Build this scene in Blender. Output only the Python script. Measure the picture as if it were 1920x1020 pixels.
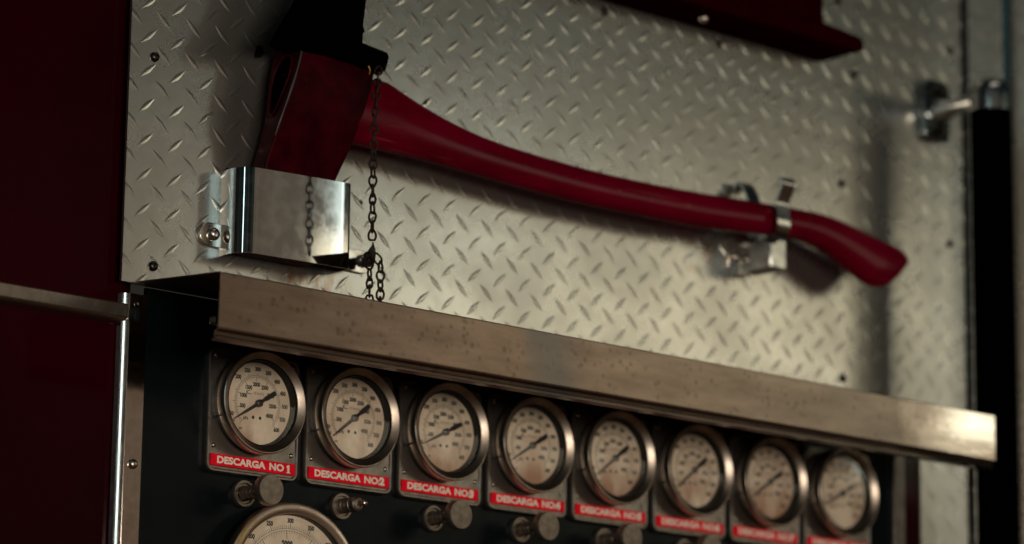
import bpy, bmesh, math, random
from mathutils import Vector, Matrix
random.seed(7)
C = bpy.context.scene.collection
S = bpy.context.scene
PI = math.pi
for o in list(bpy.data.objects): bpy.data.objects.remove(o)

# ------------------------------------------------------------------ camera
cd = bpy.data.cameras.new("camera"); cam = bpy.data.objects.new("camera", cd); C.objects.link(cam)
right = Vector((0.739002560541108, -0.6735793833599543, 0.012885256152279558))
up = Vector((-0.14870276875008634, -0.14443193014704497, 0.9782775189689568))
fwd = Vector((0.657086525565503, 0.7248656647037595, 0.20689868548116166))
m = Matrix((right, up, -fwd)).transposed().to_4x4()
m.translation = Vector((-1.67775519, -2.24520619, -0.42465226))
cam.matrix_world = m
cd.sensor_width = 36.0; cd.lens = 6032.47 / 1920 * 36.0
cd.clip_start = 0.05; cd.clip_end = 200
cd.dof.use_dof = True; cd.dof.focus_distance = 2.83; cd.dof.aperture_fstop = 3.3
S.camera = cam
S.render.resolution_x = 1024; S.render.resolution_y = 544
S.view_settings.view_transform = 'Standard'; S.view_settings.look = 'None'
S.view_settings.exposure = -0.1; S.view_settings.gamma = 1; S.view_settings.use_curve_mapping = False

# ------------------------------------------------------------------ world: a dim hall, dark teal overhead, warm brown floor
W = bpy.data.worlds.new("World"); S.world = W; W.use_nodes = True
nt = W.node_tree; N = nt.nodes; L = nt.links; N.clear()
wo = N.new('ShaderNodeOutputWorld'); bg = N.new('ShaderNodeBackground'); tc = N.new('ShaderNodeTexCoord')
sp = N.new('ShaderNodeSeparateXYZ'); mr = N.new('ShaderNodeMapRange'); cr = N.new('ShaderNodeValToRGB')
L.new(tc.outputs['Generated'], sp.inputs[0]); L.new(sp.outputs[2], mr.inputs[0])
mr.inputs[1].default_value = -1; mr.inputs[2].default_value = 1
L.new(mr.outputs[0], cr.inputs[0])
e = cr.color_ramp.elements
e[0].position = 0.0; e[0].color = (0.10, 0.055, 0.03, 1)
e[1].position = 1.0; e[1].color = (0.006, 0.013, 0.014, 1)
for pos, c in ((0.40, (0.09, 0.05, 0.03, 1)), (0.50, (0.13, 0.085, 0.06, 1)), (0.575, (0.13, 0.095, 0.07, 1)),
               (0.62, (0.013, 0.036, 0.038, 1))):
    k = e.new(pos); k.color = c
nz = N.new('ShaderNodeTexNoise'); nz.inputs['Scale'].default_value = 5.0; nz.inputs['Detail'].default_value = 3
mp = N.new('ShaderNodeMapping'); mp.inputs['Scale'].default_value = (1.6, 1.6, 0.35)
L.new(tc.outputs['Generated'], mp.inputs[0]); L.new(mp.outputs[0], nz.inputs[0])
nr = N.new('ShaderNodeMapRange'); nr.inputs[1].default_value = .35; nr.inputs[2].default_value = .65
nr.inputs[3].default_value = .25; nr.inputs[4].default_value = 1.7
L.new(nz.outputs[0], nr.inputs[0])
mx = N.new('ShaderNodeVectorMath'); mx.operation = 'SCALE'
L.new(cr.outputs[0], mx.inputs[0]); L.new(nr.outputs[0], mx.inputs[3])
L.new(mx.outputs[0], bg.inputs[0]); bg.inputs[1].default_value = 0.45
L.new(bg.outputs[0], wo.inputs[0])

def lamp(name, loc, target, sx, sy, power, col):
    d = bpy.data.lights.new(name, 'AREA'); d.shape = 'RECTANGLE'; d.size = sx; d.size_y = sy
    d.energy = power; d.color = col
    o = bpy.data.objects.new(name, d); C.objects.link(o); o.location = loc
    o.rotation_euler = (Vector(target) - Vector(loc)).to_track_quat('-Z', 'Y').to_euler()
    return o
lamp('bay_door_light', (2.62, -2.2, 0.69), (0.7, 0, 0.15), 1.20, 0.48, 2.75, (1.06, 0.93, 0.66))
lamp('warm_fill_light', (1.25, -2.2, 0.50), (0.1, 0, 0.1), 1.4, 0.9, 0.55, (1.0, 0.76, 0.56))  # added warm fill, reflected in corner strip, gauge plates and pocket
lamp('pocket_reflection_light', (2.06, -2.2, 0.87), (0.11, 0, 0.22), 0.18, 0.32, 0.36, (0.82, 1.0, 0.96))  # added lamp, placed so the pocket's right part reflects bright
lamp('side_window_light', (-2.1, -1.87, 0.55), (-0.05, 0, 0.15), 0.18, 1.8, 5, (0.72, 0.95, 1.0))
lamp('far_window_light', (4.67, -3.2, 0.915), (0.90, -.13, 0.114), 0.20, 0.09, 0.34, (0.92, 1.0, 0.86))
lamp('front_light', (-0.75, -3.1, 0.0), (0.5, 0, 0.0), 1.5, 0.6, 50, (1.0, 0.87, 0.72))
lamp('overhead_light', (0.5, -1.3, 2.3), (0.4, 0, 0.1), 1.6, 0.6, 3.5, (1.0, 0.88, 0.76))

# ------------------------------------------------------------------ materials
def lin(c): return (c[0], c[1], c[2], 1)
def mat(name, base, metal=0.0, rough=0.5, coat=0.0, spec=0.5, col2=None, nscale=20, nmix=(.4, .6), rvar=0.0,
        bump=0.0, bscale=200, stretch=(1, 1, 1), coat_rough=0.05, extra=None):
    M = bpy.data.materials.new(name); M.use_nodes = True
    t = M.node_tree; n = t.nodes; l = t.links
    b = n['Principled BSDF']
    b.inputs['Base Color'].default_value = lin(base); b.inputs['Metallic'].default_value = metal
    b.inputs['Roughness'].default_value = rough; b.inputs['Coat Weight'].default_value = coat
    b.inputs['Coat Roughness'].default_value = coat_rough
    b.inputs['Specular IOR Level'].default_value = spec
    tx = n.new('ShaderNodeTexCoord'); mp = n.new('ShaderNodeMapping'); mp.inputs['Scale'].default_value = stretch
    l.new(tx.outputs['Object'], mp.inputs[0])
    z = n.new('ShaderNodeTexNoise'); z.inputs['Scale'].default_value = nscale; z.inputs['Detail'].default_value = 6
    z.inputs['Roughness'].default_value = .6
    l.new(mp.outputs[0], z.inputs[0])
    if col2 is None: col2 = tuple(x * .8 for x in base)
    r = n.new('ShaderNodeMapRange'); r.inputs[1].default_value = nmix[0]; r.inputs[2].default_value = nmix[1]
    l.new(z.outputs[0], r.inputs[0])
    mxr = n.new('ShaderNodeMix'); mxr.data_type = 'RGBA'
    mxr.inputs[6].default_value = lin(base); mxr.inputs[7].default_value = lin(col2)
    l.new(r.outputs[0], mxr.inputs[0]); last = mxr.outputs[2]
    if extra: last = extra(n, l, tx, last, b)
    l.new(last, b.inputs['Base Color'])
    if rvar:
        rr = n.new('ShaderNodeMapRange'); rr.inputs[3].default_value = rough - rvar; rr.inputs[4].default_value = rough + rvar
        rr.inputs[1].default_value = .3; rr.inputs[2].default_value = .7
        l.new(z.outputs[0], rr.inputs[0]); l.new(rr.outputs[0], b.inputs['Roughness'])
    if bump:
        zb = n.new('ShaderNodeTexNoise'); zb.inputs['Scale'].default_value = bscale; zb.inputs['Detail'].default_value = 4
        l.new(mp.outputs[0], zb.inputs[0])
        bp = n.new('ShaderNodeBump'); bp.inputs['Strength'].default_value = 1.0; bp.inputs['Distance'].default_value = bump
        l.new(zb.outputs[0], bp.inputs['Height']); l.new(bp.outputs[0], b.inputs['Normal'])
    return M

def mixcol(n, l, fac, a, col):
    q = n.new('ShaderNodeMix'); q.data_type = 'RGBA'
    l.new(fac, q.inputs[0]); l.new(a, q.inputs[6]); q.inputs[7].default_value = lin(col)
    return q.outputs[2]
def math_(n, l, op, a, b=None, clamp=False):
    q = n.new('ShaderNodeMath'); q.operation = op; q.use_clamp = clamp
    for i, v in enumerate((a, b)):
        if v is None: continue
        if isinstance(v, (int, float)): q.inputs[i].default_value = v
        else: l.new(v, q.inputs[i])
    return q.outputs[0]
def noise(n, l, vec, scale, detail=4, stretch=None):
    if stretch:
        mp = n.new('ShaderNodeMapping'); mp.inputs['Scale'].default_value = stretch; l.new(vec, mp.inputs[0]); vec = mp.outputs[0]
    z = n.new('ShaderNodeTexNoise'); z.inputs['Scale'].default_value = scale; z.inputs['Detail'].default_value = detail
    l.new(vec, z.inputs[0]); return z.outputs[0]
def ramp(n, l, v, a, b):
    r = n.new('ShaderNodeMapRange'); r.inputs[1].default_value = a; r.inputs[2].default_value = b; l.new(v, r.inputs[0]); return r.outputs[0]
def band(n, l, v, lo, hi, soft):   # 1 inside lo..hi
    a = ramp(n, l, v, lo - soft, lo); b_ = ramp(n, l, v, hi + soft, hi); return math_(n, l, 'MULTIPLY', a, b_)

def tread_extra(n, l, tx, last, b):
    s = n.new('ShaderNodeSeparateXYZ'); l.new(tx.outputs['Object'], s.inputs[0])
    # rust wept out under the pocket bracket, and small dark chips
    st = noise(n, l, tx.outputs['Object'], 60, 5, (1.6, 1, .5))
    mk = math_(n, l, 'MULTIPLY', band(n, l, s.outputs[0], .085, .135, .03), band(n, l, s.outputs[2], .140, .172, .012))
    f = math_(n, l, 'MULTIPLY', mk, ramp(n, l, st, .46, .66))
    last = mixcol(n, l, math_(n, l, 'MULTIPLY', f, .75), last, (.42, .16, .05))
    st2 = noise(n, l, tx.outputs['Object'], 50, 5)
    mk2 = math_(n, l, 'MULTIPLY', band(n, l, s.outputs[0], .60, .68, .02), band(n, l, s.outputs[2], .262, .285, .012))
    f2 = math_(n, l, 'MULTIPLY', mk2, ramp(n, l, st2, .45, .62))
    last = mixcol(n, l, math_(n, l, 'MULTIPLY', f2, .5), last, (.40, .22, .12))
    g = noise(n, l, tx.outputs['Object'], 34, 2)
    last = mixcol(n, l, ramp(n, l, g, .735, .75), last, (.10, .08, .06))
    return last
def shelf_extra(n, l, tx, last, b):
    v = n.new('ShaderNodeTexVoronoi'); v.inputs['Scale'].default_value = 120
    mp = n.new('ShaderNodeMapping'); mp.inputs['Scale'].default_value = (1, 1, 1); l.new(tx.outputs['Object'], mp.inputs[0])
    l.new(mp.outputs[0], v.inputs[0])
    g = noise(n, l, tx.outputs['Object'], 30, 4)
    spot = math_(n, l, 'MULTIPLY', ramp(n, l, v.outputs['Distance'], .40, .22), ramp(n, l, g, .46, .54))
    last = mixcol(n, l, math_(n, l, 'MULTIPLY', spot, .45), last, (.10, .08, .07))
    s = n.new('ShaderNodeSeparateXYZ'); l.new(tx.outputs['Object'], s.inputs[0])
    warm = ramp(n, l, s.outputs[0], .75, .25)           # reflection of brown ground put into the colour, fading towards the far end
    q = n.new('ShaderNodeMix'); q.data_type = 'RGBA'; q.blend_type = 'MULTIPLY'
    l.new(warm, q.inputs[0]); l.new(last, q.inputs[6]); q.inputs[7].default_value = (.93, .80, .73, 1)
    last = q.outputs[2]
    pch = math_(n, l, 'MULTIPLY', band(n, l, math_(n, l, 'ADD', s.outputs[0], math_(n, l, 'MULTIPLY', noise(n, l, tx.outputs['Object'], 18, 4), .05)), .300, .325, .03), ramp(n, l, noise(n, l, tx.outputs['Object'], 14, 3), .2, .6))  # dark reflected stripe painted into the shelf colour
    last = mixcol(n, l, math_(n, l, 'MULTIPLY', pch, .75), last, (.13, .125, .12))
    # the far end has been rubbed bright: smoother metal there
    r = n.new('ShaderNodeMapRange'); r.inputs[1].default_value = .80; r.inputs[2].default_value = .88; r.inputs[3].default_value = .30; r.inputs[4].default_value = .06
    wv = math_(n, l, 'MULTIPLY_ADD', noise(n, l, tx.outputs['Object'], 40, 3), .08); wv.node.inputs[2].default_value = 0
    l.new(math_(n, l, 'ADD', s.outputs[0], wv), r.inputs[0]); l.new(r.outputs[0], b.inputs['Roughness'])
    return last
def chips(lo, hi, scale, colr, stretch=(1, 1, 1)):
    def f(n, l, tx, last, b):
        g = noise(n, l, tx.outputs['Object'], scale, 6, stretch); g2 = noise(n, l, tx.outputs['Object'], 12, 2)
        k = math_(n, l, 'MULTIPLY', ramp(n, l, g, lo, hi), ramp(n, l, g2, .48, .56))
        sc = noise(n, l, tx.outputs['Object'], 60, 3, (.12, 1, 2.5))
        k2 = math_(n, l, 'MULTIPLY', ramp(n, l, sc, .66, .70), .5)
        last = mixcol(n, l, k2, last, tuple(c * .5 for c in colr))
        return mixcol(n, l, k, last, colr)
    return f
def dial_extra(n, l, tx, last, b):
    oi = n.new('ShaderNodeObjectInfo'); va = n.new('ShaderNodeVectorMath'); va.operation = 'ADD'
    cb = n.new('ShaderNodeCombineXYZ'); l.new(math_(n, l, 'MULTIPLY', oi.outputs['Random'], 9.0), cb.inputs[0])
    l.new(tx.outputs['Object'], va.inputs[0]); l.new(cb.outputs[0], va.inputs[1])
    g = noise(n, l, va.outputs[0], 32, 4, (1, 1, .5))
    s = n.new('ShaderNodeSeparateXYZ'); l.new(tx.outputs['Object'], s.inputs[0])
    low = ramp(n, l, s.outputs[2], .005, -.03)
    f = math_(n, l, 'MULTIPLY', math_(n, l, 'ADD', low, .25), ramp(n, l, g, .42, .62))
    return mixcol(n, l, math_(n, l, 'MULTIPLY', f, .8, True), last, (.38, .21, .13))
def bigbezel_extra(n, l, tx, last, b):
    s = n.new('ShaderNodeSeparateXYZ'); l.new(tx.outputs['Object'], s.inputs[0])
    mk = math_(n, l, 'MULTIPLY', band(n, l, s.outputs[0], -.062, -.048, .008), ramp(n, l, noise(n, l, tx.outputs['Object'], 120, 4), .42, .55))
    return mixcol(n, l, math_(n, l, 'MULTIPLY', mk, .45), last, (.70, .48, .08))

M = {}
M['tread'] = mat('aluminium_tread', (.64, .635, .585), .965, .275, col2=(.53, .52, .475), nscale=9, rvar=.03, bump=.00012, bscale=60, extra=tread_extra)
M['steel'] = mat('dull_stainless', (.34, .31, .28), 1, .36, col2=(.26, .23, .20), nscale=90, rvar=.05, bump=.00002, bscale=300)
M['shelf'] = mat('stained_stainless', (.30, .255, .215), 1, .28, col2=(.185, .155, .13), nscale=40, nmix=(.3, .7), stretch=(.35, 1, 1.6), extra=shelf_extra, bump=.00004, bscale=90)
M['chrome_dark'] = mat('dark_chrome', (.26, .29, .29), 1, .14, col2=(.16, .18, .18), nscale=60, rvar=.04)
M['chrome'] = mat('chrome', (.54, .54, .51), 1, .07, col2=(.62, .62, .60), nscale=60, rvar=.03, bump=.00003, bscale=25)
M['cap'] = mat('satin_chrome', (.55, .56, .54), 1, .22, col2=(.42, .43, .42), nscale=50, rvar=.04)
M['strip'] = mat('polished_strip', (.66, .60, .54), 1, .11, col2=(.52, .44, .37), nscale=70, rvar=.04)
M['chrome_dull'] = mat('worn_chrome', (.60, .56, .50), 1, .20, col2=(.48, .42, .36), nscale=70, rvar=.05)
M['bezel'] = mat('gauge_bezel_steel', (.40, .35, .30), 1, .32, col2=(.30, .25, .205), nscale=60, rvar=.06)
M['bigbezel'] = mat('stained_bezel_steel', (.60, .50, .42), 1, .32, col2=(.48, .36, .28), nscale=50, rvar=.06, extra=bigbezel_extra)
M['case'] = mat('gauge_case', (.10, .095, .09), 1, .28, col2=(.07, .065, .06))
M['knob'] = mat('bronze_grey_knob', (.34, .29, .24), 1, .45, col2=(.24, .20, .16), nscale=120, rvar=.05)
M['black'] = mat('black_panel', (.003, .005, .0065), 0, .30, col2=(.002, .004, .005), nscale=30, rvar=.06, spec=.12)
M['rubber'] = mat('black_rubber', (.0005, .0005, .0005), 0, .7, spec=.0, bump=.0001, bscale=300)
M['inner'] = mat('black_inner_ring', (.006, .009, .009), 0, .5, spec=.08)
M['redbody'] = mat('red_body_paint', (.020, .0001, .002), 0, .32, coat=.12, spec=.02, col2=(.013, .0001, .0013), nscale=3, coat_rough=.06)
M['redhandle'] = mat('red_handle_paint', (.112, .0001, .0100), 0, .36, coat=.22, spec=.02, col2=(.070, .0002, .005), nscale=22, extra=chips(.69, .72, 60, (.30, .05, .05), (.5, 1, 1)), bump=.0001, bscale=25, coat_rough=.16, stretch=(.35, 1, 1))
M['redhead'] = mat('red_head_paint', (.034, .0002, .0030), 0, .42, coat=.0, spec=.03, col2=(.016, .0001, .0015), nscale=30, extra=chips(.66, .70, 90, (.10, .012, .012)), bump=.00025, bscale=60, coat_rough=.25)
M['redbox'] = mat('red_box_paint', (.016, .0001, .0012), 0, .6, spec=.0)
M['worn'] = mat('bare_worn_steel', (.035, .035, .032), .3, .5)
M['label'] = mat('red_label', (.86, .003, .02), 0, .5, col2=(.66, .003, .016), nscale=60, spec=.1)
M['white'] = mat('label_lettering', (.78, .70, .60), 0, .5, col2=(.72, .64, .55), nscale=150)
M['dial'] = mat('aged_dial', (.74, .63, .48), 0, .55, col2=(.63, .52, .39), nscale=45, extra=dial_extra)
M['ink'] = mat('dial_ink', (.02, .03, .03), 0, .6)
M['ink2'] = mat('dial_ink_grey', (.14, .14, .12), 0, .6)
M['needle'] = mat('needle_black', (.006, .007, .008), 0, .45)
M['rivet'] = mat('dark_rivet', (.05, .045, .04), 1, .32)
M['bolt'] = mat('bright_bolt', (.50, .44, .38), 1, .28)
M['chain'] = mat('rusty_chain', (.014, .010, .008), .3, .6, col2=(.03, .014, .008), nscale=200, spec=.2)
M['gold'] = mat('brass_pin', (.55, .33, .12), 1, .35)
# pane: mostly clear, a little gloss and grime
g = bpy.data.materials.new('gauge_glass'); g.use_nodes = True; n = g.node_tree.nodes; l = g.node_tree.links
n.remove(n['Principled BSDF']); out = n['Material Output']
tr = n.new('ShaderNodeBsdfTransparent'); gl = n.new('ShaderNodeBsdfGlossy'); gl.inputs['Roughness'].default_value = .05
df = n.new('ShaderNodeBsdfDiffuse'); df.inputs['Color'].default_value = (.5, .4, .3, 1)
lw = n.new('ShaderNodeLayerWeight'); pw = n.new('ShaderNodeMath'); pw.operation = 'POWER'; pw.inputs[1].default_value = 5
l.new(lw.outputs['Facing'], pw.inputs[0])
fr = n.new('ShaderNodeMath'); fr.operation = 'MULTIPLY_ADD'; fr.inputs[1].default_value = .9; fr.inputs[2].default_value = .035; l.new(pw.outputs[0], fr.inputs[0])
m1 = n.new('ShaderNodeMixShader'); m2 = n.new('ShaderNodeMixShader'); m1.inputs[0].default_value = .03
l.new(tr.outputs[0], m1.inputs[1]); l.new(df.outputs[0], m1.inputs[2])
l.new(fr.outputs[0], m2.inputs[0]); l.new(m1.outputs[0], m2.inputs[1]); l.new(gl.outputs[0], m2.inputs[2]); l.new(m2.outputs[0], out.inputs[0])
M['glass'] = g

# ------------------------------------------------------------------ mesh helpers
class MB:
    def __init__(s): s.bm = bmesh.new()
    def box(s, x0, x1, y0, y1, z0, z1):
        v = [s.bm.verts.new((x, y, z)) for x in (x0, x1) for y in (y0, y1) for z in (z0, z1)]
        for f in ((0, 1, 3, 2), (4, 6, 7, 5), (0, 4, 5, 1), (2, 3, 7, 6), (0, 2, 6, 4), (1, 5, 7, 3)):
            s.bm.faces.new([v[i] for i in f])
        return s
    def loft(s, rings, cap=True, closed=True):
        R = [[s.bm.verts.new(p) for p in r] for r in rings]
        k = len(R[0])
        for a, b in zip(R, R[1:]):
            for i in range(k if closed else k - 1):
                j = (i + 1) % k
                s.bm.faces.new((a[i], a[j], b[j], b[i]))
        if cap and closed:
            s.bm.faces.new(R[0][::-1]); s.bm.faces.new(R[-1])
        return s
    def lathe(s, prof, cx=0, cz=0, n=64, cap=(False, False)):      # profile (radius, y) about the Y axis
        rings = [[(cx + r * math.cos(2 * PI * i / n), y, cz + r * math.sin(2 * PI * i / n)) for i in range(n)] for r, y in prof]
        R = [[s.bm.verts.new(p) for p in r] for r in rings]
        for a, b in zip(R, R[1:]):
            for i in range(n):
                j = (i + 1) % n; s.bm.faces.new((a[i], b[i], b[j], a[j]))
        if cap[0]: s.bm.faces.new(R[0])
        if cap[1]: s.bm.faces.new(R[-1][::-1])
        return s
    def prism(s, pts, y0, y1):                                      # polygon in XZ
        s.loft([[(x, y0, z) for x, z in pts], [(x, y1, z) for x, z in pts]])
        return s
    def flat(s, pts, y):
        s.bm.faces.new([s.bm.verts.new((x, y, z)) for x, z in pts]); return s
    def tube(s, path, r, n=8, closed=False, radii=None):
        P = [Vector(p) for p in path]; k = len(P); rings = []
        ref = Vector((0, 0, 1))
        for i in range(k):
            if closed: t = P[(i + 1) % k] - P[i - 1]
            else: t = P[min(i + 1, k - 1)] - P[max(i - 1, 0)]
            t.normalize()
            if i == 0:
                ref = Vector((0, 1, 0)) if abs(t.y) < .9 else Vector((1, 0, 0))
            a = (ref - t * ref.dot(t)).normalized(); ref = a; b = t.cross(a)
            rr = radii[i] if radii else r
            rings.append([P[i] + rr * (a * math.cos(2 * PI * q / n) + b * math.sin(2 * PI * q / n)) for q in range(n)])
        if closed:
            R = [[s.bm.verts.new(p) for p in q] for q in rings]
            for i in range(k):
                a, b = R[i], R[(i + 1) % k]
                for q in range(n):
                    w = (q + 1) % n; s.bm.faces.new((a[q], a[w], b[w], b[q]))
        else: s.loft(rings)
        return s
    def ribbon(s, prof, x0, x1, th):                                # sheet bent in YZ, of width x0..x1
        P = [Vector((0, y, z)) for y, z in prof]; k = len(P); nn = []
        for i in range(k):
            t = (P[min(i + 1, k - 1)] - P[max(i - 1, 0)]).normalized(); nn.append(Vector((0, -t.z, t.y)))
        s.loft([[(x0, *(p + q * th / 2)[1:]), (x1, *(p + q * th / 2)[1:]), (x1, *(p - q * th / 2)[1:]), (x0, *(p - q * th / 2)[1:])] for p, q in zip(P, nn)])
        return s
    def build(s, name, mt, parent=None, bevel=0, angle=35, segs=2):
        bmesh.ops.recalc_face_normals(s.bm, faces=s.bm.faces)
        me = bpy.data.meshes.new(name); s.bm.to_mesh(me); s.bm.free(); me.materials.append(mt)
        me.shade_smooth()
        try: me.set_sharp_from_angle(angle=math.radians(angle))
        except Exception: pass
        o = bpy.data.objects.new(name, me); C.objects.link(o)
        if parent: o.parent = parent
        if bevel:
            b = o.modifiers.new('bevel', 'BEVEL'); b.width = bevel; b.segments = segs; b.limit_method = 'ANGLE'; b.angle_limit = math.radians(30)
        return o
def tag(o, label=None, cat=None, group=None, kind=None):
    if label: o['label'] = label
    if cat: o['category'] = cat
    if group: o['group'] = group
    if kind: o['kind'] = kind
    return o
def thing(name, loc, label, cat, group=None):
    o = bpy.data.objects.new(name, None); C.objects.link(o); o.location = loc; o.empty_display_size = .02
    return tag(o, label, cat, group)
def rrect(x0, x1, z0, z1, r, k=5):
    pts = []
    for cx, cz, a0 in ((x1 - r, z0 + r, -90), (x1 - r, z1 - r, 0), (x0 + r, z1 - r, 90), (x0 + r, z0 + r, 180)):
        for i in range(k + 1):
            a = math.radians(a0 + 90 * i / k); pts.append((cx + r * math.cos(a), cz + r * math.sin(a)))
    return pts
def text_into(bm, body, x, z, y, size, bold=0.0, ang=0, align='CENTER', sx=1.0, shear=0):
    cu = bpy.data.curves.new('lettering_curve', 'FONT'); cu.body = body; cu.size = size; cu.offset = bold
    cu.align_x = align; cu.align_y = 'CENTER'; cu.resolution_u = 3; cu.shear = shear
    o = bpy.data.objects.new('lettering_curve', cu); C.objects.link(o)
    dg = bpy.context.evaluated_depsgraph_get(); me = bpy.data.meshes.new_from_object(o.evaluated_get(dg))
    ca, sa = math.cos(ang), math.sin(ang)
    me.transform(Matrix(((ca * sx, -sa, 0, x), (0, 0, 0, y), (sa * sx, ca, 0, z), (0, 0, 0, 1))))
    bm.from_mesh(me)
    bpy.data.objects.remove(o); bpy.data.curves.remove(cu); bpy.data.meshes.remove(me)

def rivet_mesh(r, h):
    mb = MB(); mb.lathe([(r * 1.0, 0), (r * .98, -h * .35), (r * .8, -h * .75), (r * .5, -h * .95), (r * .18, -h)], n=20, cap=(False, True))
    return mb

# ------------------------------------------------------------------ tread plate with raised lugs
A, B = .0323, .0315
def add_lug(bm, cx, cz, ang, hl=.0119, hw=.0026, h=.00030):
    ca, sa = math.cos(ang), math.sin(ang)
    rows = []
    K = 8
    for i in range(K + 1):
        t = -1 + 2 * i / K
        w = hw * max(1 - abs(t) ** 1.5, .03); hh = h * max(1 - t * t, 0) ** .8
        row = []
        for s_, q in ((-1, 0), (-.62, .55), (-.2, .97), (.2, .97), (.62, .55), (1, 0)):
            u, v = t * hl, s_ * w
            row.append(bm.verts.new((cx + u * ca - v * sa, -hh * q, cz + u * sa + v * ca)))
        rows.append(row)
    for a, b in zip(rows, rows[1:]):
        for j in range(5): bm.faces.new((a[j], a[j + 1], b[j + 1], b[j]))
def tread(name, x0, x1, z0, z1, parent, th=.003, seed=0, flip=False):
    rng = random.Random(seed)
    bm = bmesh.new()
    i0 = int((x0 + .0464) / A) - 2; i1 = int((x1 + .0464) / A) + 2
    j0 = int((z0 - .363) / B) - 2; j1 = int((z1 - .363) / B) + 2
    for i in range(i0, i1 + 1):
        for j in range(j0, j1 + 1):
            for (dx, dz, an) in ((0, 0, 42), (.5, .53, -43)):
                cx = -.0464 + (i + dx) * A; cz = .363 + (j + dz) * B
                if x0 - .011 < cx < x1 + .011 and z0 - .011 < cz < z1 + .011:
                    add_lug(bm, cx + rng.uniform(-.0003, .0003), cz, math.radians(an + rng.uniform(-1.5, 1.5)), h=.00030 * rng.uniform(.85, 1.1))
    for co, no in (((x0, 0, 0), (-1, 0, 0)), ((x1, 0, 0), (1, 0, 0)), ((0, 0, z0), (0, 0, -1)), ((0, 0, z1), (0, 0, 1))):
        bmesh.ops.bisect_plane(bm, geom=bm.verts[:] + bm.edges[:] + bm.faces[:], plane_co=co, plane_no=no, clear_outer=True)
    # sheet: finely divided and very slightly uneven, so reflections wander as on real rolled plate
    nx = max(2, int((x1 - x0) / .03)); nzz = max(2, int((z1 - z0) / .03))
    G = [[bm.verts.new((x0 + (x1 - x0) * i / nx, 0, z0 + (z1 - z0) * j / nzz)) for j in range(nzz + 1)] for i in range(nx + 1)]
    for i in range(nx):
        for j in range(nzz): bm.faces.new((G[i][j], G[i + 1][j], G[i + 1][j + 1], G[i][j + 1]))
    def q(*p): bm.faces.new([bm.verts.new(v) for v in p])
    q((x0, 0, z0), (x0, 0, z1), (x0, th, z1), (x0, th, z0)); q((x1, 0, z0), (x1, th, z0), (x1, th, z1), (x1, 0, z1))
    q((x0, 0, z0), (x0, th, z0), (x1, th, z0), (x1, 0, z0))
    for f in bm.faces:
        if abs(f.normal.y) > .1 and f.normal.y > 0: f.normal_flip()
    bm.normal_update()
    me = bpy.data.meshes.new(name); bm.to_mesh(me); bm.free(); me.materials.append(M['tread']); me.shade_smooth()
    me.set_sharp_from_angle(angle=math.radians(60))
    o = bpy.data.objects.new(name, me); C.objects.link(o)
    if parent: o.parent = parent
    return o

def put_rivets(parent, pts, mesh, kind='rivet', y=0):
    for i, (x, z) in enumerate(pts):
        o = bpy.data.objects.new('rivet', mesh); C.objects.link(o); o.parent = parent; o.location = (x, y, z)
rv = rivet_mesh(.0046, .0035).build('rivet', M['rivet']); rmesh = rv.data; bpy.data.objects.remove(rv)
rb = rivet_mesh(.0052, .0045).build('rivet', M['bolt']); bmesh_ = rb.data; bpy.data.objects.remove(rb)

wall = thing('tread_plate_panel', (0, 0, 0), 'large aluminium diamond tread plate wall behind the red axe', 'metal panel', 'tread plate panels')
tread('plate', -.098, 1.0345, .1395, .80, wall, seed=1)
put_rivets(wall, [(-.072, .345), (-.0655, .157), (.4774, .502), (.643, .5015), (.8525, .5098), (.8276, .587), (1.0139, .569),
                  (.8312, .3845), (.8311, .173), (1.0086, .347)], rmesh)
low = thing('tread_plate_panel', (0, 0, 0), 'low tread plate piece below the shelf end, between red band and hinge', 'metal panel', 'tread plate panels')
tread('plate', .9545, 1.0345, -.16, .1370, low, seed=2)
rs = thing('tread_plate_panel', (0, 0, 0), 'narrow upright tread plate strip right of the hinge, behind the black rail', 'metal panel', 'tread plate panels')
tread('plate', 1.0435, 1.108, -.16, .80, rs, seed=3)
MB().lathe([(.0001, 0)], n=3).bm.free()
fe = MB(); fe.tube([(1.108, .003, -.16), (1.108, .003, .80)], .003, 12); fe.build('folded_edge', M['steel'], rs)
# side of the neighbouring compartment, turned to the left
sd = thing('tread_plate_panel', (1.120, 0, 0), 'dark tread plate side of the neighbouring compartment at the right edge', 'metal panel', 'tread plate panels')
t_ = tread('plate', -.0, .10, -.16, .80, None, seed=4)
for v in t_.data.vertices:
    x, y, z = v.co; v.co = (y, -x, z)
t_.data.update(); t_.parent = sd
r_ = bpy.data.objects.new('rivet', rmesh); C.objects.link(r_); r_.parent = sd; r_.rotation_euler = (0, 0, -PI / 2); r_.location = (0, -.033, .562)

# piano hinge
hg = thing('piano_hinge', (1.039, -.001, 0), 'long thin piano hinge running down between the tread plates', 'hinge')
mb = MB(); z = -.15
while z < .80:
    mb.tube([(0, 0, z), (0, 0, z + .0235)], .0044, 10); z += .0252
mb.build('knuckle_row', M['rivet'], hg)
MB().tube([(0, 0, -.16), (0, 0, .80)], .0018, 8).build('hinge_pin', M['rivet'], hg)
MB().box(-.0049, .0049, .0025, .0045, -.16, .80).build('backing_strip', M['inner'], hg)

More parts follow.
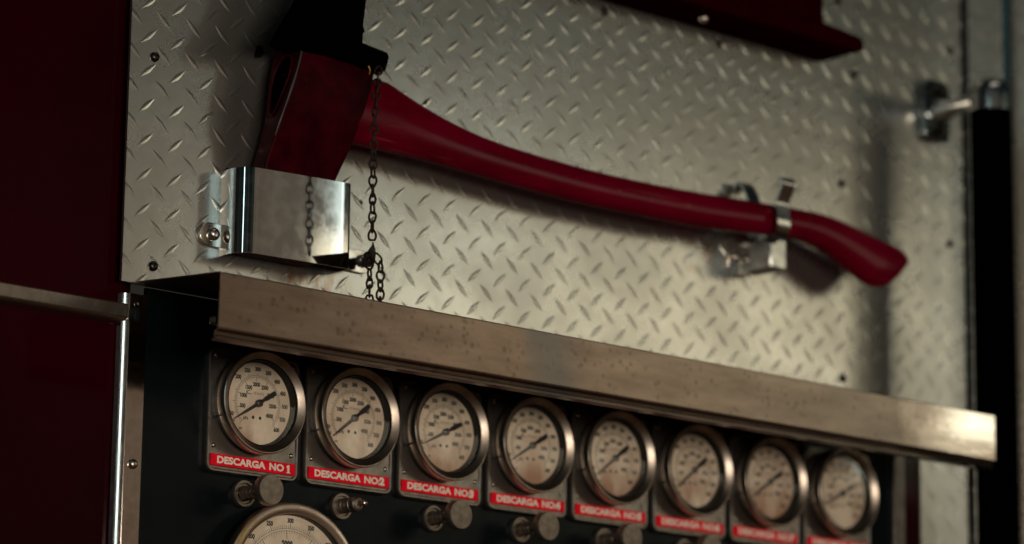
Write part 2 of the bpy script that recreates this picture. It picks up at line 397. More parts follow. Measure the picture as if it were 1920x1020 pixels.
# ------------------------------------------------------------------ red body at left, corner trim, rub rail
tb = thing('truck_body', (0, 0, 0), 'dark glossy red truck body at the left edge and as a thin band far right', 'truck body')
MB().box(-1.2, -.078, .0125, .03, -.6, 1.2).build('body_side', M['redbody'], tb, bevel=.003)
MB().box(.9285, .9535, .001, .005, -.40, .1375).build('body_band', M['redbody'], tb, bevel=.0008)
tr_ = thing('corner_trim', (-.0887, 0, 0), 'upright bright stainless corner strip between the red body and black gauge panel', 'trim strip')
mb = MB()   # plan section: chamfer then face
sec = [(-.0054, .0105), (-.0049, .0050), (-.0002, .0003), (.0004, 0), (.0185, 0), (.0185, .0015), (.001, .0015), (-.0045, .0105)]
sk = lambda z: 0.0
mb.loft([[(x, y, zz) for x, y in sec] for zz in (-.40, .1300)]); mb.build('strip', M['strip'], tr_, angle=20)
for (x, z) in ((.0092, .1215), (.0095, -.0188), (.0095, -.16)):
    o = bpy.data.objects.new('screw', rmesh if z > .1 else bmesh_); C.objects.link(o); o.parent = tr_; o.location = (x, 0, z)
    o.scale = (.85,) * 3
rr = thing('rub_rail', (-.15, 0, .112), 'polished horizontal rail running across the red body at left', 'rail')
prof = [(.0125, .0085), (.002, .0085), (-.0005, .0075), (-.0005, -.004), (.0015, -.0062), (.006, -.0078), (.0125, -.0085)]
mb = MB(); mb.loft([[(x, y, z) for y, z in prof] for x in (-.9, .060)])
mb.build('channel', M['bezel'], rr, bevel=.0006)
MB().box(.0602, .066, -.0095, -.0015, -.0075, .004).build('end_cap', M['inner'], rr, bevel=.001)

# ------------------------------------------------------------------ black gauge panel + right edge
tag(MB().box(-.070, .9095, .002, .006, -.40, .1375).build('gauge_panel', M['black']), 'black painted panel carrying the pressure gauges under the shelf', 'panel')
tag(MB().box(.9100, .9275, -.0015, .004, -.40, .1375).build('edge_trim', M['steel'], bevel=.0012), 'narrow steel strip right of the eighth gauge, beside the red band', 'trim strip')

# ------------------------------------------------------------------ shelf
sh = thing('stainless_shelf', (0, 0, .13), 'long stained stainless shelf channel above the row of gauges', 'shelf')
x0, x1 = -.0895, .9215
bumpy = MB()
def shelf_ring(x, k):
    # open profile: wall -> front top -> front bottom -> lip
    return k
outer = [(-.0005, .0092), (-.1285, .0000), (-.1300, -.0012), (-.1300, -.0022), (-.1300, -.0468), (-.1300, -.0478), (-.1296, -.0492), (-.1284, -.0500), (-.1255, -.0503), (-.1250, -.0535), (-.1262, -.0545), (-.1275, -.0548), (-.1278, -.0570), (-.1200, -.0578)]
inner = [(-.1200, -.0566), (-.1232, -.0562), (-.1235, -.0500), (-.1270, -.0488), (-.1284, -.0470), (-.1284, -.0025), (-.1275, -.0015), (-.0005, .0077)]
secp = outer + inner
K = 40
top_tilt = .0
rings = [[(x0 + (x1 - x0) * i / K, y, z) for y, z in secp] for i in range(K + 1)]
mb = MB(); R_ = [[mb.bm.verts.new(p) for p in r] for r in rings]
kk = len(secp)
for a, b in zip(R_, R_[1:]):
    for i in range(kk):
        j = (i + 1) % kk; mb.bm.faces.new((a[i], a[j], b[j], b[i]))
mb.bm.faces.new(R_[0]); mb.bm.faces.new(R_[-1][::-1])
mb.build('shelf_channel', M['shelf'], sh, angle=25)
MB().box(x0 + .012, x1 - .002, -.1085, -.1000, -.0400, -.0330).build('light_strip', M['case'], sh, bevel=.001)

# ------------------------------------------------------------------ pressure gauges
def make_scale(R, big=False):
    """printed scale of a dial, R = printed radius unit"""
    bm = bmesh.new(); y = 0
    def arc(r0, r1, a0, a1, n=70):
        pv = None
        for i in range(n + 1):
            a = math.radians(a0 + (a1 - a0) * i / n)
            v = (bm.verts.new((r0 * math.cos(a), y, r0 * math.sin(a))), bm.verts.new((r1 * math.cos(a), y, r1 * math.sin(a))))
            if pv: bm.faces.new((pv[0], pv[1], v[1], v[0]))
            pv = v
    def tick(a, r0, r1, w):
        a = math.radians(a); c, s = math.cos(a), math.sin(a); px, pz = -s * w / 2, c * w / 2
        bm.faces.new([bm.verts.new(p) for p in ((r0 * c - px, y, r0 * s - pz), (r1 * c - px, y, r1 * s - pz), (r1 * c + px, y, r1 * s + pz), (r0 * c + px, y, r0 * s + pz))])
    t = .00026 if not big else .0003
    ro, ri = R * .70, R * .665
    if big: ro, ri = R * .825, R * .795
    arc(ro, ro + t, 225, -45); arc(ri, ri + t, 225, -45)
    ps = 5 if big else 10
    for p in range(0, 601, ps):
        a = 225 - 270 * p / 600; M_ = p % 50 == 0
        tick(a, ro, ro + (.075 if M_ else (.05 if big else .035)) * R, t * (1.8 if M_ else 1))
    for p in range(0, 4001, 50 if big else 100):
        a = 225 - 270 * (p / 6.895) / 600; M_ = p % 500 == 0; M2 = p % 250 == 0
        tick(a, ri - (.11 if M_ else (.07 if (M2 and big) else .035)) * R, ri, t * (1.8 if M_ else 1))
    sz = .14 * R if not big else .085 * R
    rn = .865 * R if not big else .935 * R
    for p in range(0 if not big else 50, 601, 50):
        if not big and p in (0, 100, 150): continue
        a = math.radians(225 - 270 * p / 600)
        text_into(bm, str(p), rn * math.cos(a), rn * math.sin(a), y, sz, sz * .055, ang=0, sx=.85)
    rk = .475 * R if not big else .60 * R
    sz2 = .14 * R if not big else .15 * R
    for p in range(500, 4001, 500):
        a = math.radians(225 - 270 * (p / 6.895) / 600)
        text_into(bm, str(p), rk * math.cos(a), rk * math.sin(a), y, sz2, sz2 * .055, sx=.8 if not big else .62)
    text_into(bm, 'kPa', -.36 * R, -.40 * R, y, .11 * R, .003 * R)
    text_into(bm, 'psi', -.52 * R, -.66 * R, y, .09 * R, .002 * R)
    text_into(bm, '0', -.72 * R, -.48 * R, y, .10 * R, .003 * R)
    for dx in (-.13, .09):
        arc_c = [(dx * R + .045 * R * math.cos(k * PI / 6), y, -.36 * R + .045 * R * math.sin(k * PI / 6)) for k in range(12)]
        bm.faces.new([bm.verts.new(p) for p in arc_c])
    # maker's mark: a slim swoosh with a run of small slanted script strokes
    for k in range(14):
        a0, a1 = math.radians(60 + k * 20), math.radians(80 + k * 20)
        w0, w1 = .028 * math.sin(PI * k / 14) + .004, .028 * math.sin(PI * (k + 1) / 14) + .004
        q = []
        for a_, w_ in ((a0, w0), (a1, w1)):
            q += [((-.26 + .10 * math.cos(a_)) * R, y, (.26 + .05 * math.sin(a_)) * R), ((-.26 + (.10 - w_) * math.cos(a_)) * R, y, (.26 + (.05 - w_ * .8) * math.sin(a_)) * R)]
        bm.faces.new([bm.verts.new(p) for p in (q[0], q[1], q[3], q[2])])
    for k in range(7):
        x = (-.13 + k * .05) * R; h = (.05 if k in (1, 5) else .03) * R; zc = .25 * R
        bm.faces.new([bm.verts.new(p) for p in ((x, y, zc - .03 * R), (x + .014 * R, y, zc - .03 * R), (x + .03 * R, y, zc + h), (x + .016 * R, y, zc + h))])
    for f in bm.faces:
        f.normal_update()
        if f.normal.y > 0: f.normal_flip()
    me = bpy.data.meshes.new('dial_scale'); bm.to_mesh(me); bm.free(); return me
scale_me = make_scale(.0355); scale_me.materials.append(M['ink'])

def make_needle(parent, y, L1, L2, ang):
    mb = MB()
    mb.prism([(-.0002 * 1, -.0016), (L1 * .5, -.0012), (L1, -.00035), (L1 + .0006, 0), (L1, .00035), (L1 * .5, .0012), (0, .0016),
              (-L2 * .35, .0013), (-L2 * .45, .0021), (-L2, .0021), (-L2 - .0004, 0), (-L2, -.0021), (-L2 * .45, -.0021), (-L2 * .35, -.0013)], y, y + .0008)
    mb.lathe([(.0034, y + .001), (.0034, y - .0012), (.0026, y - .0018), (.0008, y - .0019)], n=24, cap=(True, True))
    o = mb.build('needle', M['needle'], parent); o.rotation_euler = (0, -ang, 0)
    return o
def make_plate(parent):
    mb = MB()
    o1 = rrect(-.0515, .0512, -.0650, .0455, .008)
    def ins(d, r=.0045): return rrect(-.0515 + d, .0512 - d, -.0650 + d, .0455 - d, max(r, .001))
    mb.loft([[(x, .002, z) for x, z in o1], [(x, -.0030, z) for x, z in o1], [(x, -.0046, z) for x, z in ins(.0012, .007)],
             [(x, -.0046, z) for x, z in ins(.0026, .006)], [(x, -.0034, z) for x, z in ins(.0036, .005)]])
    p = mb.build('mounting_plate', M['steel'], parent, angle=50)
    return p
labels = ['round pressure gauge over the red DESCARGA NO 1 plate, nearest and sharpest in the row',
          'round pressure gauge over the red DESCARGA NO 2 plate, second from the left',
          'round pressure gauge over the red DESCARGA NO 3 plate, third from the left',
          'round pressure gauge over the red DESCARGA NO 4 plate, fourth from the left',
          'round pressure gauge over the red DESCARGA NO 5 plate, fifth from the left',
          'round pressure gauge over the red DESCARGA NO 6 plate, third from the far end',
          'round pressure gauge over the red DESCARGA NO 7 plate, next to last in the row',
          'round pressure gauge over the red DESCARGA NO 8 plate, last of the row']
angs = [212, 218, 207, 212, 217.5, 218.5, 213.6, 208]
def build_gauge(k, proto):
    root = thing('pressure_gauge', (.0472 + .11 * k, 0, .0485), labels[k], 'gauge', 'discharge pressure gauges in a row on the black panel')
    if proto is None:
        pl = make_plate(root)
        MB().lathe([(.0442, .001), (.0442, -.0125)], n=96, cap=(True, False)).build('case', M['case'], root)
        bz = MB().lathe([(.0440, -.0085), (.0458, -.0102), (.0462, -.0115), (.0462, -.0190), (.0459, -.0203), (.0453, -.0209), (.0446, -.0209), (.0440, -.0204), (.0392, -.0172), (.0388, -.0165)], n=96).build('bezel', M['bezel'], root, angle=22)
        MB().lathe([(.0388, -.0166), (.0380, -.0166), (.0366, -.0082)], n=96).build('inner_ring', M['inner'], bz)
        dl = MB().lathe([(.0368, -.0085), (.0001, -.0085)], n=72).build('dial', M['dial'], root)
        so = bpy.data.objects.new('dial_scale', scale_me); C.objects.link(so); so.parent = dl; so.location = (0, -.00865, 0)
        MB().lathe([(.0381, -.0155), (.0200, -.0158), (.0001, -.0159)], n=64).build('glass', M['glass'], root)
        for (x, z) in ((-.0435, -.0415), (.0435, -.0415), (-.0435, .0385), (.0435, .0385)):
            o = bpy.data.objects.new('screw', bmesh_); C.objects.link(o); o.parent = root; o.location = (x, -.0034, z); o.scale = (.42,) * 3
        mbn = MB(); mbn.prism([(-.0465, -.016), (-.0445, -.0158), (-.0438, -.0172), (-.0465, -.0175)], -.003, -.0125); mbn.build('case_lug', M['case'], root)
        mbl = MB(); mbl.prism(rrect(-.0472, .0470, -.0590, -.0486, .0007, 2), -.0052, -.0034); mbl.build('name_plate', M['label'], root, bevel=.0002)
    else:
        for ch in list(proto.children):
            if ch.name.split('.')[0] in ('needle',): continue
            c = ch.copy(); C.objects.link(c); c.parent = root
            for g_ in list(ch.children):
                if g_.name.startswith('lettering'): continue
                d = g_.copy(); C.objects.link(d); d.parent = c
    lp = [c for c in root.children if c.name.startswith('name_plate')][0]
    bm = bmesh.new(); s = .0084
    text_into(bm, 'DESCARGA', -.0408, -.0539, -.00535, s, .00036, align='LEFT', sx=1.25)
    text_into(bm, 'NO' if k == 0 else 'NO:', .0172, -.0539, -.00535, s, .00036, align='LEFT', sx=1.25)
    if k == 0:
        vs = [(.0372, -.0512), (.0366, -.0523), (.0379, -.0530), (.0379, -.0567), (.0369, -.0567), (.0369, -.0575), (.0413, -.0575), (.0413, -.0567), (.0402, -.0567), (.0402, -.0502), (.0386, -.0502)]
        bm.faces.new([bm.verts.new((x, -.00535, z)) for x, z in vs])
    else: text_into(bm, str(k + 1), .0385, -.0538, -.00535, s * 1.1, .00062, sx=1.2)
    for f in bm.faces:
        f.normal_update()
        if f.normal.y > 0: f.normal_flip()
    me = bpy.data.meshes.new('lettering'); bm.to_mesh(me); bm.free(); me.materials.append(M['white'])
    o = bpy.data.objects.new('lettering', me); C.objects.link(o); o.parent = lp
    jr = random.Random(40 + k)
    lp.rotation_euler = (0, math.radians(jr.uniform(-.35, .35)), 0); lp.location = (jr.uniform(-.0004, .0004), 0, jr.uniform(-.0003, .0003))
    for c in root.children:
        if c.name.startswith('dial'): c.rotation_euler = (0, math.radians(jr.uniform(-2.0, 2.0)), 0)
    make_needle(root, -.0115, .0305, .0215, math.radians(angs[k])).location = (0, 0, 0)
    return root
g0 = build_gauge(0, None)
for k in range(1, 8): build_gauge(k, g0)

# master gauge, cut by the bottom of the frame
bgx, bgz, bR = .0853, -.1135, .0765
bgg = thing('master_gauge', (bgx, 0, bgz), 'big round pressure gauge with a brown stained rim, partly below the frame', 'gauge')
f_ = bR / .0462
MB().lathe([(bR * .97, .001), (bR * .97, -.0135)], n=120, cap=(True, False)).build('case', M['case'], bgg)
bz = MB().lathe([(bR * .955, -.010), (bR * .99, -.0115), (bR, -.013), (bR, -.019), (bR * .99, -.0206), (bR * .97, -.0212), (bR * .90, -.0212), (bR * .875, -.0205), (bR * .865, -.0190)], n=120).build('bezel', M['bigbezel'], bgg, angle=22)
MB().lathe([(bR * .864, -.0191), (bR * .86, -.0118)], n=120).build('inner_ring', M['inner'], bz)
dl = MB().lathe([(bR * .858, -.012), (.0001, -.012)], n=96).build('dial', M['dial'], bgg)
bs = make_scale(bR * .85, True); bs.materials.append(M['ink'])
so = bpy.data.objects.new('dial_scale', bs); C.objects.link(so); so.parent = dl; so.location = (0, -.0122, 0)
MB().lathe([(bR * .862, -.0180), (.0001, -.0186)], n=96).build('glass', M['glass'], bgg)
make_needle(bgg, -.0150, .052, .030, math.radians(222))

# ------------------------------------------------------------------ drain valves
vl = ['pull knob valve below the gauge of DESCARGA NO 1, above the big gauge', 'valve stem with its knob missing, only a thin pin left, below DESCARGA NO 2',
      'pull knob valve below the gauge of DESCARGA NO 3', 'pull knob valve below the gauge of DESCARGA NO 4', 'pull knob valve below the gauge of DESCARGA NO 5',
      'pull knob valve below the gauge of DESCARGA NO 6, barely in frame']
vproto = None
for k in range(6):
    r = thing('pull_valve', (.0422 + .11 * k + (-.001 if k == 0 else 0), .002, -.0318), vl[k], 'valve', 'small pull valves under the gauges')
    if k in (0, 1):
        MB().lathe([(.0122, .0), (.0124, -.003), (.0116, -.0045), (.0095, -.0045), (.0088, -.003), (.0070, -.003)], n=40, cap=(True, False)).build('flange', M['knob'], r)
        MB().lathe([(.0070, -.002), (.0070, -.0085), (.0060, -.0095), (.0060, -.014), (.0068, -.015), (.0068, -.019), (.0050, -.020)], n=6 if k == 0 else 24, cap=(False, True)).build('neck', M['knob'], r, bevel=.0004)
    if k == 0:
        MB().lathe([(.0034, -.0195), (.0034, -.027), (.0050, -.029), (.0050, -.034)], n=24).build('stem', M['bolt'], r)
        MB().lathe([(.0050, -.0325), (.0125, -.0330), (.0136, -.0342), (.0138, -.0352), (.0138, -.0410), (.0130, -.0424), (.0005, -.0426)], n=64).build('knob', M['knob'], r)
        vproto = r
    elif k == 1:
        MB().lathe([(.0052, -.0195), (.0066, -.0205), (.0066, -.0262), (.0050, -.0280), (.0030, -.0284), (.0030, -.0270)], n=30, cap=(False, True)).build('nut', M['knob'], r)
        MB().lathe([(.0014, -.027), (.0014, -.0335), (.0024, -.0342), (.0029, -.0360), (.0024, -.0378), (.0008, -.0386)], n=20, cap=(False, True)).build('pin', M['bolt'], r)
    else:
        for ch in list(vproto.children):
            c = ch.copy(); C.objects.link(c); c.parent = r

# ------------------------------------------------------------------ pocket bracket holding the axe head
pb = thing('axe_pocket', (.066, 0, .21), 'polished chrome sheet pocket holding the axe head against the tread plate', 'bracket')
plan = [(.0055, 0.0), (.0035, -.012)]
for i in range(1, 10):
    a = math.radians(180 + 90 * i / 9); plan.append((.0205 + .0170 * math.cos(a), -.0175 + .0170 * math.sin(a)))
for i in range(1, 13): plan.append((.0205 + (.1245 - .0205) * i / 12, -.0345 - .0004 * math.sin(PI * i / 12)))
for i in range(1, 6):
    a = math.radians(270 + 90 * i / 5); plan.append((.1245 + .0050 * math.cos(a), -.0295 + .0050 * math.sin(a)))
plan.append((.1295, 0))
top = lambda x: .2540 + (x - .004) * .035; bot = lambda x: .1765 + (x - .004) * .02
mb = MB(); pts = [Vector((x, y, 0)) for x, y in plan]; inn = []
for i, p in enumerate(pts):
    t = (pts[min(i + 1, len(pts) - 1)] - pts[max(i - 1, 0)]).normalized(); nrm = Vector((-t.y, t.x, 0)); inn.append(p + nrm * .0016)
ringlist = []
for p, q in zip(pts, inn):
    ringlist.append([(p.x, p.y, bot(p.x)), (p.x, p.y, top(p.x)), (q.x, q.y, top(p.x)), (q.x, q.y, bot(p.x))])
mb.loft(ringlist); o = mb.build('pocket_sheet', M['chrome'], pb, angle=40); o.location = (-.066, 0, -.21)
def tab(x0, x1, zc, h, left, parent, off):
    mb = MB(); pts = []
    if left:
        pts = [(x1, zc - h), (x1, zc + h)] + [(x0 + h + h * math.cos(math.radians(90 + 180 * i / 12)), zc + h * math.sin(math.radians(90 + 180 * i / 12))) for i in range(13)]
    else:
        pts = [(x0, zc + h), (x0, zc - h)] + [(x1 - h + h * math.cos(math.radians(-90 + 180 * i / 12)), zc + h * math.sin(math.radians(-90 + 180 * i / 12))) for i in range(13)]
    mb.prism(pts, -.0035, -.0006); o = mb.build('tab', M['chrome_dull'], parent, bevel=.0005); o.location = off; return o
tab(-.0185, .0053, .1945, .0108, True, pb, (-.066, 0, -.21)); tab(.1298, .1790, .1965, .0108, False, pb, (-.066, 0, -.21))
for x, z in ((-.0040, .1950), (.1672, .1972)):
    o = bpy.data.objects.new('rivet', bmesh_); C.objects.link(o); o.parent = pb; o.location = (x - .066, -.0035, z - .21); o.scale = (1.15,) * 3

# ------------------------------------------------------------------ axe
ax = thing('fire_axe', (.09, -.034, .21), 'red fire axe with long curved handle hung on the tread plate', 'axe')
OFF = (-.09, .034, -.21)
lev = [  # z, x back-left, y back, x front-left, y front, x right
    (.180, .020, -.005, .019, -.030, .094), (.225, .027, -.005, .024, -.031, .103), (.262, .0345, -.006, .0285, -.035, .1135), (.282, .0395, -.008, .0310, -.042, .1190),
    (.302, .0435, -.010, .0335, -.049, .1235), (.322, .0450, -.0115, .0385, -.053, .1290), (.345, .0465, -.012, .0450, -.055, .1345), (.362, .0500, -.012, .0490, -.055, .1385), (.385, .0545, -.012, .054, -.052, .142)]
rings = []
for z, xb, yb, xf, yf, xr in lev:
    r = .003; P = []
    corners = [(xb, yb), (xf, yf), (xr, yf + .004), (xr + .004, yb - .002)]
    cen = (sum(c[0] for c in corners) / 4, sum(c[1] for c in corners) / 4)
    for i, c in enumerate(corners):
        a, b = corners[i - 1], corners[(i + 1) % 4]
        va = Vector((a[0] - c[0], a[1] - c[1])).normalized() * r; vb = Vector((b[0] - c[0], b[1] - c[1])).normalized() * r
        c_ = Vector(c)
        P += [c_ + va, c_ + va * .45 + vb * .06, c_ + va * .06 + vb * .45, c_ + vb]
    rings.append([(p.x, p.y, z) for p in P])
mb = MB(); mb.loft(rings); hd = mb.build('head', M['redhead'], ax, angle=50); hd.location = OFF
# eye, seen on the left side of the head: a dark oval recess rim with the wood end in it
eye = [(.3634, .0), (.3600, .45), (.3520, .85), (.3400, 1), (.3270, .85), (.3150, .45), (.3065, .0)]
mb = MB()
def headleft(z, y):
    for a, b in zip(lev, lev[1:]):
        if a[0] <= z <= b[0]:
            t = (z - a[0]) / (b[0] - a[0]); xb = a[1] + (b[1] - a[1]) * t; yb = a[2] + (b[2] - a[2]) * t; xf = a[3] + (b[3] - a[3]) * t; yf = a[4] + (b[4] - a[4]) * t
            s = (y - yb) / (yf - yb); return xb + (xf - xb) * s
    return .05
E_ = []
for i in range(36):
    a = 2 * PI * i / 36; zc = .336 + .0285 * math.sin(a); y = -.0315 + (.0125 + .003 * math.sin(a)) * math.cos(a) + .0 
    y += -.004 * math.sin(a)
    E_.append((y, zc))
rim = [(headleft(z, y) - .0010, y, z) for y, z in E_]
ci = [(headleft(z, y) - .0003, -.0325 + (y + .0325) * .86, .336 + (z - .336) * .90) for y, z in E_]
mb = MB(); mb.tube(rim, .0011, 6, closed=True); o = mb.build('eye_rim', M['redhead'], ax); o.location = OFF
mb = MB(); mb.bm.faces.new([mb.bm.verts.new((p[0] - .0006, p[1], p[2])) for p in ci]); 
o = mb.build('eye_recess', M['rubber'], ax); o.location = OFF
# worn steel line along the front edge of the eye side
mb = MB(); path = []
for z in (.372, .36, .348, .338, .328, .318, .308, .298, .285):
    y = [ (a[4] + (b[4] - a[4]) * (z - a[0]) / (b[0] - a[0])) for a, b in zip(lev, lev[1:]) if a[0] <= z <= b[0]][0]
    path.append((headleft(z, y) + .0003, y + .0001, z))
mb.tube(path, .0008, 6, radii=[.0010, .0012, .0008, .0011, .0013, .0008, .0005, .0009, .0003]); o = mb.build('bare_edge', M['worn'], ax); o.location = OFF
# handle
pairs = [((.075, .352), (.068, .302)), ((.115, .358), (.110, .297)), ((.1560, .3605), (.140, .2957)), ((.1700, .3585), (.155, .2958)), ((.1891, .3516), (.170, .2958)), ((.2155, .3437), (.1906, .2957)), ((.2489, .3355), (.2220, .2950)),
         ((.2894, .3289), (.265, .2931)), ((.3515, .3243), (.335, .2901)), ((.4223, .3219), (.412, .2875)), ((.4952, .3221), (.490, .2884)),
         ((.5704, .3245), (.5705, .2899)), ((.648, .3287), (.652, .2955)), ((.7119, .3315), (.7117, .3003)), ((.7500, .3325), (.7370, .2985)), ((.7774, .3308), (.7600, .2935)),
         ((.8107, .3259), (.7800, .2870)), ((.835, .3215), (.8017, .2786)), ((.860, .3175), (.8240, .2703)), ((.8790, .3145), (.8440, .2685)), ((.8870, .3090), (.8600, .2745)), ((.8885, .3040), (.8740, .2880))]
def cr_(P, t):
    i = min(int(t), len(P) - 2); f = t - i; g = lambda k: Vector(P[max(0, min(len(P) - 1, k))])
    p0, p1, p2, p3 = g(i - 1), g(i), g(i + 1), g(i + 2)
    return .5 * ((2 * p1) + (p2 - p0) * f + (2 * p0 - 5 * p1 + 4 * p2 - p3) * f * f + (3 * p1 - p0 - 3 * p2 + p3) * f ** 3)
rings = []; T_ = [p[0] for p in pairs]; B_ = [p[1] for p in pairs]; NS = 110
for i in range(NS + 1):
    t = i / NS * (len(pairs) - 1); a, b = cr_(T_, t), cr_(B_, t)
    s = min(max(((a.x + b.x) / 2 - .14) / .45, 0), 1); yc = -.034 - .011 * s
    dx, dz = -.00075 * (-(yc + .035) / .001) * -1, 0
    k_ = -(yc + .035); dx = -.75 * k_; dz = -.26 * k_
    c = (a + b) / 2; h = (a - b) / 2
    th = .0125 + .002 * max(0, 1 - ((c.x - .14) / .15)) if c.x > .14 else .0145
    if t > len(pairs) - 4: th *= max(.55, 1 - .28 * (t - (len(pairs) - 4)) / 3)
    ring = []
    for q in range(28):
        an = 2 * PI * q / 28; cs, sn = math.cos(an), math.sin(an)
        e1 = abs(sn) ** .9 * (1 if sn > 0 else -1); e2 = abs(cs) ** .8 * (1 if cs > 0 else -1)
        ring.append((c.x + h.x * e1 + dx, yc + th * e2, c.y + h.y * e1 + dz))
    rings.append(ring)
mb = MB(); mb.loft(rings); o = mb.build('handle', M['redhandle'], ax, bevel=0, angle=70); o.location = OFF

# blade guard (black rubber) above the head
gd = thing('blade_guard', (.09, -.034, .36), 'black rubber guard covering the blade of the red axe, cut by the top edge', 'blade cover')
def gring(y, sc):
    P = [(.0195, .3655), (.0475, .4132), (.063, .455), (.128, .470), (.1200, .4285), (.1165, .3993), (.1190, .3940), (.1165, .3915), (.1165, .3850), (.1165, .3650), (.110, .3632), (.0787, .3646), (.0571, .3662), (.0267, .3626)]
    cx, cz = .085, .40
    return [(cx + (x + ((.75 if y < -.045 else 1.7) * (y + .045) if x < .065 else 0) - cx) * sc, y, cz + (z + (.26 * (y + .045) if x < .065 else 0) - cz) * sc) for x, z in P]
mb = MB(); mb.loft([gring(-.008, .96), gring(-.012, 1.0), gring(-.045, 1.0), gring(-.058, .98), gring(-.062, .93)])
o = mb.build('guard_body', M['rubber'], gd); o.location = (-.09, .034, -.36)
mb = MB(); mb.prism([(.112, .3632), (.1405, .3612), (.1452, .3638), (.1492, .3775), (.1463, .3815), (.1160, .3850)], -.060, -.010)
o = mb.build('strap_block', M['rubber'], gd, bevel=.003); o.location = (-.09, .034, -.36)
MB().tube([(.030, -.030, .0), (.0315, -.0305, -.004), (.0305, -.0305, -.008)], .0009, 8).build('ring', M['gold'], gd).location = (0, .0, .002)

# ------------------------------------------------------------------ chain
ch = thing('chain', (.111, -.08, .36), 'thin dark rusty chain hanging in front of the axe beside the chrome pocket', 'chain')
lk = []
for i in range(20):
    a = 2 * PI * i / 20
    w = .0034 * (1 - .38 * math.sin(a)) if math.sin(a) > 0 else .0034
    lk.append((w * math.cos(a), 0, .0058 * math.sin(a) + (.0012 if abs(a - 1.5 * PI) < .35 else 0)))
lo = MB().tube(lk, .00105, 8, closed=True).build('link', M['chain'], ch); lmesh = lo.data; bpy.data.objects.remove(lo)
def strand(pts, pitch=.0082, start=0, jit=.5):
    P = [Vector(p) for p in pts]; seg = [(P[i + 1] - P[i]).length for i in range(len(P) - 1)]; tot = sum(seg); nlk = int(tot / pitch)
    rng = random.Random(start + 5)
    for i in range(nlk + 1):
        d = i * pitch; k = 0
        while k < len(seg) - 1 and d > seg[k]: d -= seg[k]; k += 1
        t = (P[k + 1] - P[k]).normalized(); p = P[k] + t * d
        o = bpy.data.objects.new('link', lmesh); C.objects.link(o); o.parent = ch
        q = Vector((0, 0, -1)).rotation_difference(t).to_matrix().to_4x4()
        rot = Matrix.Rotation((38 if i % 2 else 128) * PI / 180 + rng.uniform(-jit, jit) + PI * .0, 4, 'Z')
        o.matrix_local = Matrix.Translation(p - Vector((.111, -.08, .36))) @ q @ rot @ (Matrix.Rotation(PI, 4, 'X') if (i // 2) % 2 else Matrix.Identity(4))
strand([(.1320, -.064, .3600), (.1190, -.077, .330), (.1150, -.080, .290), (.1150, -.080, .250), (.1165, -.079, .2000)], start=0)
strand([(.1360, -.050, .1900), (.1300, -.060, .1780), (.1300, -.061, .1400)], pitch=.0080, start=1)
strand([(.1385, -.061, .1860), (.1420, -.061, .1800), (.1425, -.061, .1420)], pitch=.0082, start=2)
mb = MB(); mb.loft([[(.1620, -.0090, .1900), (.1655, -.0085, .2010), (.1665, -.0075, .2005), (.1635, -.0080, .1890)],
                    [(.1370, -.055, .1800), (.1310, -.0610, .1975), (.1320, -.0618, .1975), (.1382, -.0562, .1795)],
                    [(.1240, -.074, .1870), (.1180, -.0775, .1960), (.1188, -.0782, .1960), (.1250, -.0750, .1865)]])
o = mb.build('anchor_clip', M['chain'], ch, bevel=.0005); o.location = (-.111, .08, -.36)

# ------------------------------------------------------------------ spring clip holding the handle
sc = thing('spring_clip', (.672, 0, .28), 'steel spring clip gripping the end of the axe handle', 'clip')
OC = (-.672, 0, -.28)
mb = MB(); mb.box(.6535, .6705, -.0035, -.0003, .2655, .2905); o = mb.build('foot', M['chrome_dull'], sc, bevel=.0008); o.location = OC
mb = MB(); mb.box(.6705, .6725, -.046, -.0003, .2625, .2930); mb.box(.6725, .6945, -.046, -.0445, .2635, .2930); mb.box(.6725, .6945, -.0445, -.004, .2625, .2640)
o = mb.build('riser', M['cap'], sc, bevel=.0007); o.location = OC
o = bpy.data.objects.new('rivet', bmesh_); C.objects.link(o); o.parent = sc; o.location = (.6618 - .672, -.0035, .2775 - .28); o.scale = (.95,) * 3
def arm(front):
    if front: P = [(-.0455, .2880), (-.0475, .2905), (-.056, .2925), (-.0635, .2950), (-.0665, .3000), (-.0655, .3100), (-.0645, .3230), (-.0645, .3270), (-.0690, .3360), (-.0730, .3430), (-.0735, .3470), (-.0715, .3495), (-.0680, .3490)]
    else: P = [(-.044, .2935), (-.036, .2945), (-.0265, .2965), (-.0245, .300), (-.0255, .310), (-.0255, .323), (-.0250, .3330), (-.0215, .3410), (-.0170, .3490), (-.0130, .3540), (-.0095, .3550), (-.0070, .3525), (-.0060, .3470)]
    mb = MB(); mb.ribbon(P, .6600, .6785, .0026); o = mb.build('arm', M['cap'], sc, angle=60); o.location = OC
arm(True); arm(False)

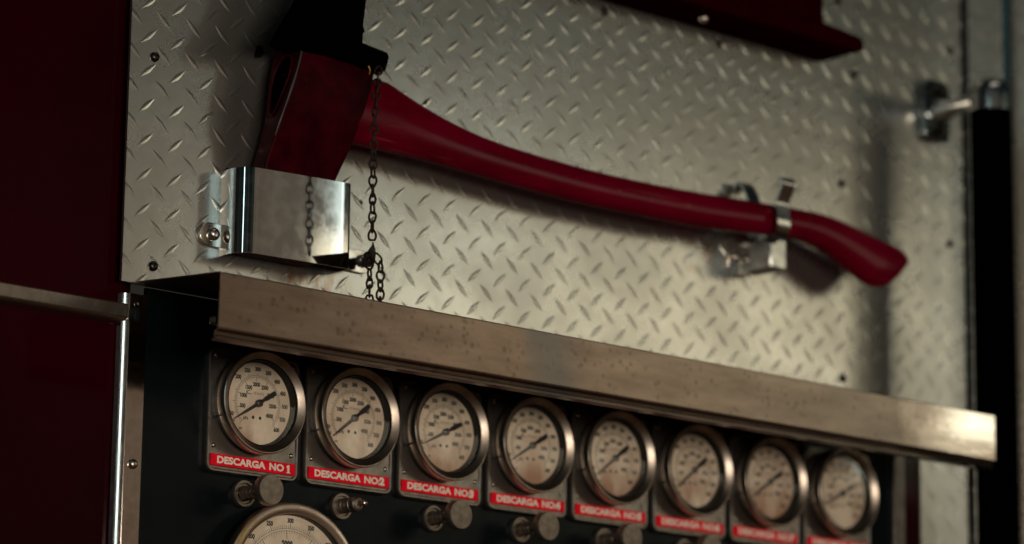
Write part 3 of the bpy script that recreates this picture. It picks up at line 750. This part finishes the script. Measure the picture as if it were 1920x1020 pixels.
# ------------------------------------------------------------------ grab rail at right
gr = thing('grab_rail', (.975, -.089, 0), 'black rubber covered upright grab rail with a chrome end fitting', 'handrail')
mb = MB()
mb.tube([(0, 0, -.30), (0, 0, .4735)], .0222, 40); mb.build('grip', M['rubber'], gr)
path = [(0, 0, .4740), (0, 0, .4900), (0, 0, .4990), (0, 0, .5050), (0, 0, .5085), (0, 0, .5105)]
mb = MB(); mb.tube(path, .019, 40, radii=[.0230, .0230, .0222, .0195, .0140, .0060]); mb.build('end_cap', M['cap'], gr)
mb = MB(); P = []
st = [(0.0, .000, .489, .0150, .0150), (.001, .022, .490, .0120, .0120), (.003, .038, .491, .0100, .0085), (.005, .055, .491, .0105, .0085), (.006, .070, .491, .0130, .0130), (.0065, .080, .491, .0150, .0200)]
mb.loft([[(x + rx * math.cos(2 * PI * i / 24), y, z + rz * math.sin(2 * PI * i / 24)) for i in range(24)] for x, y, z, rx, rz in st])
mb.build('arm', M['cap'], gr, angle=60)
mb = MB(); mb.prism(rrect(-.0155, .0265, .4570, .5260, .009), .0790, .0885); mb.build('flange', M['chrome_dark'], gr, bevel=.0015)
for z in (.5150, .4680):
    mb = MB(); mb.lathe([(.0062, .079), (.0062, .070), (.0052, .0675), (.001, .067)], n=6, cap=(False, True))
    o = mb.build('bolt', M['rivet'], gr, bevel=.0005); o.location = (.006, 0, z)

# ------------------------------------------------------------------ red box above
rb_ = thing('red_box', (.58, 0, .515), 'dark red metal box on a ledge at the top edge of the picture', 'box')
mb = MB(); led = [(.20, .0), (.2120, .0015), (.2200, .0065), (.2225, .0125)]
zb = -.0025
pts = [(-.30, zb), (.2175, zb), (.2225, zb + .0035), (.2225, .0085), (.2190, .0122), (.2120, .0138), (.1650, .0175), (-.30, .0175)]
mb.prism(pts, -.060, -.0005); mb.build('ledge', M['redbox'], rb_, bevel=.0015)
mb = MB(); mb.box(-.28, .1640, -.056, -.0008, .0176, .30); mb.build('box_body', M['redbox'], rb_, bevel=.0025)
o = bpy.data.objects.new('bolt', bmesh_); C.objects.link(o); o.parent = rb_; o.rotation_euler = (PI / 2, 0, 0); o.location = (.0105, -.030, zb)
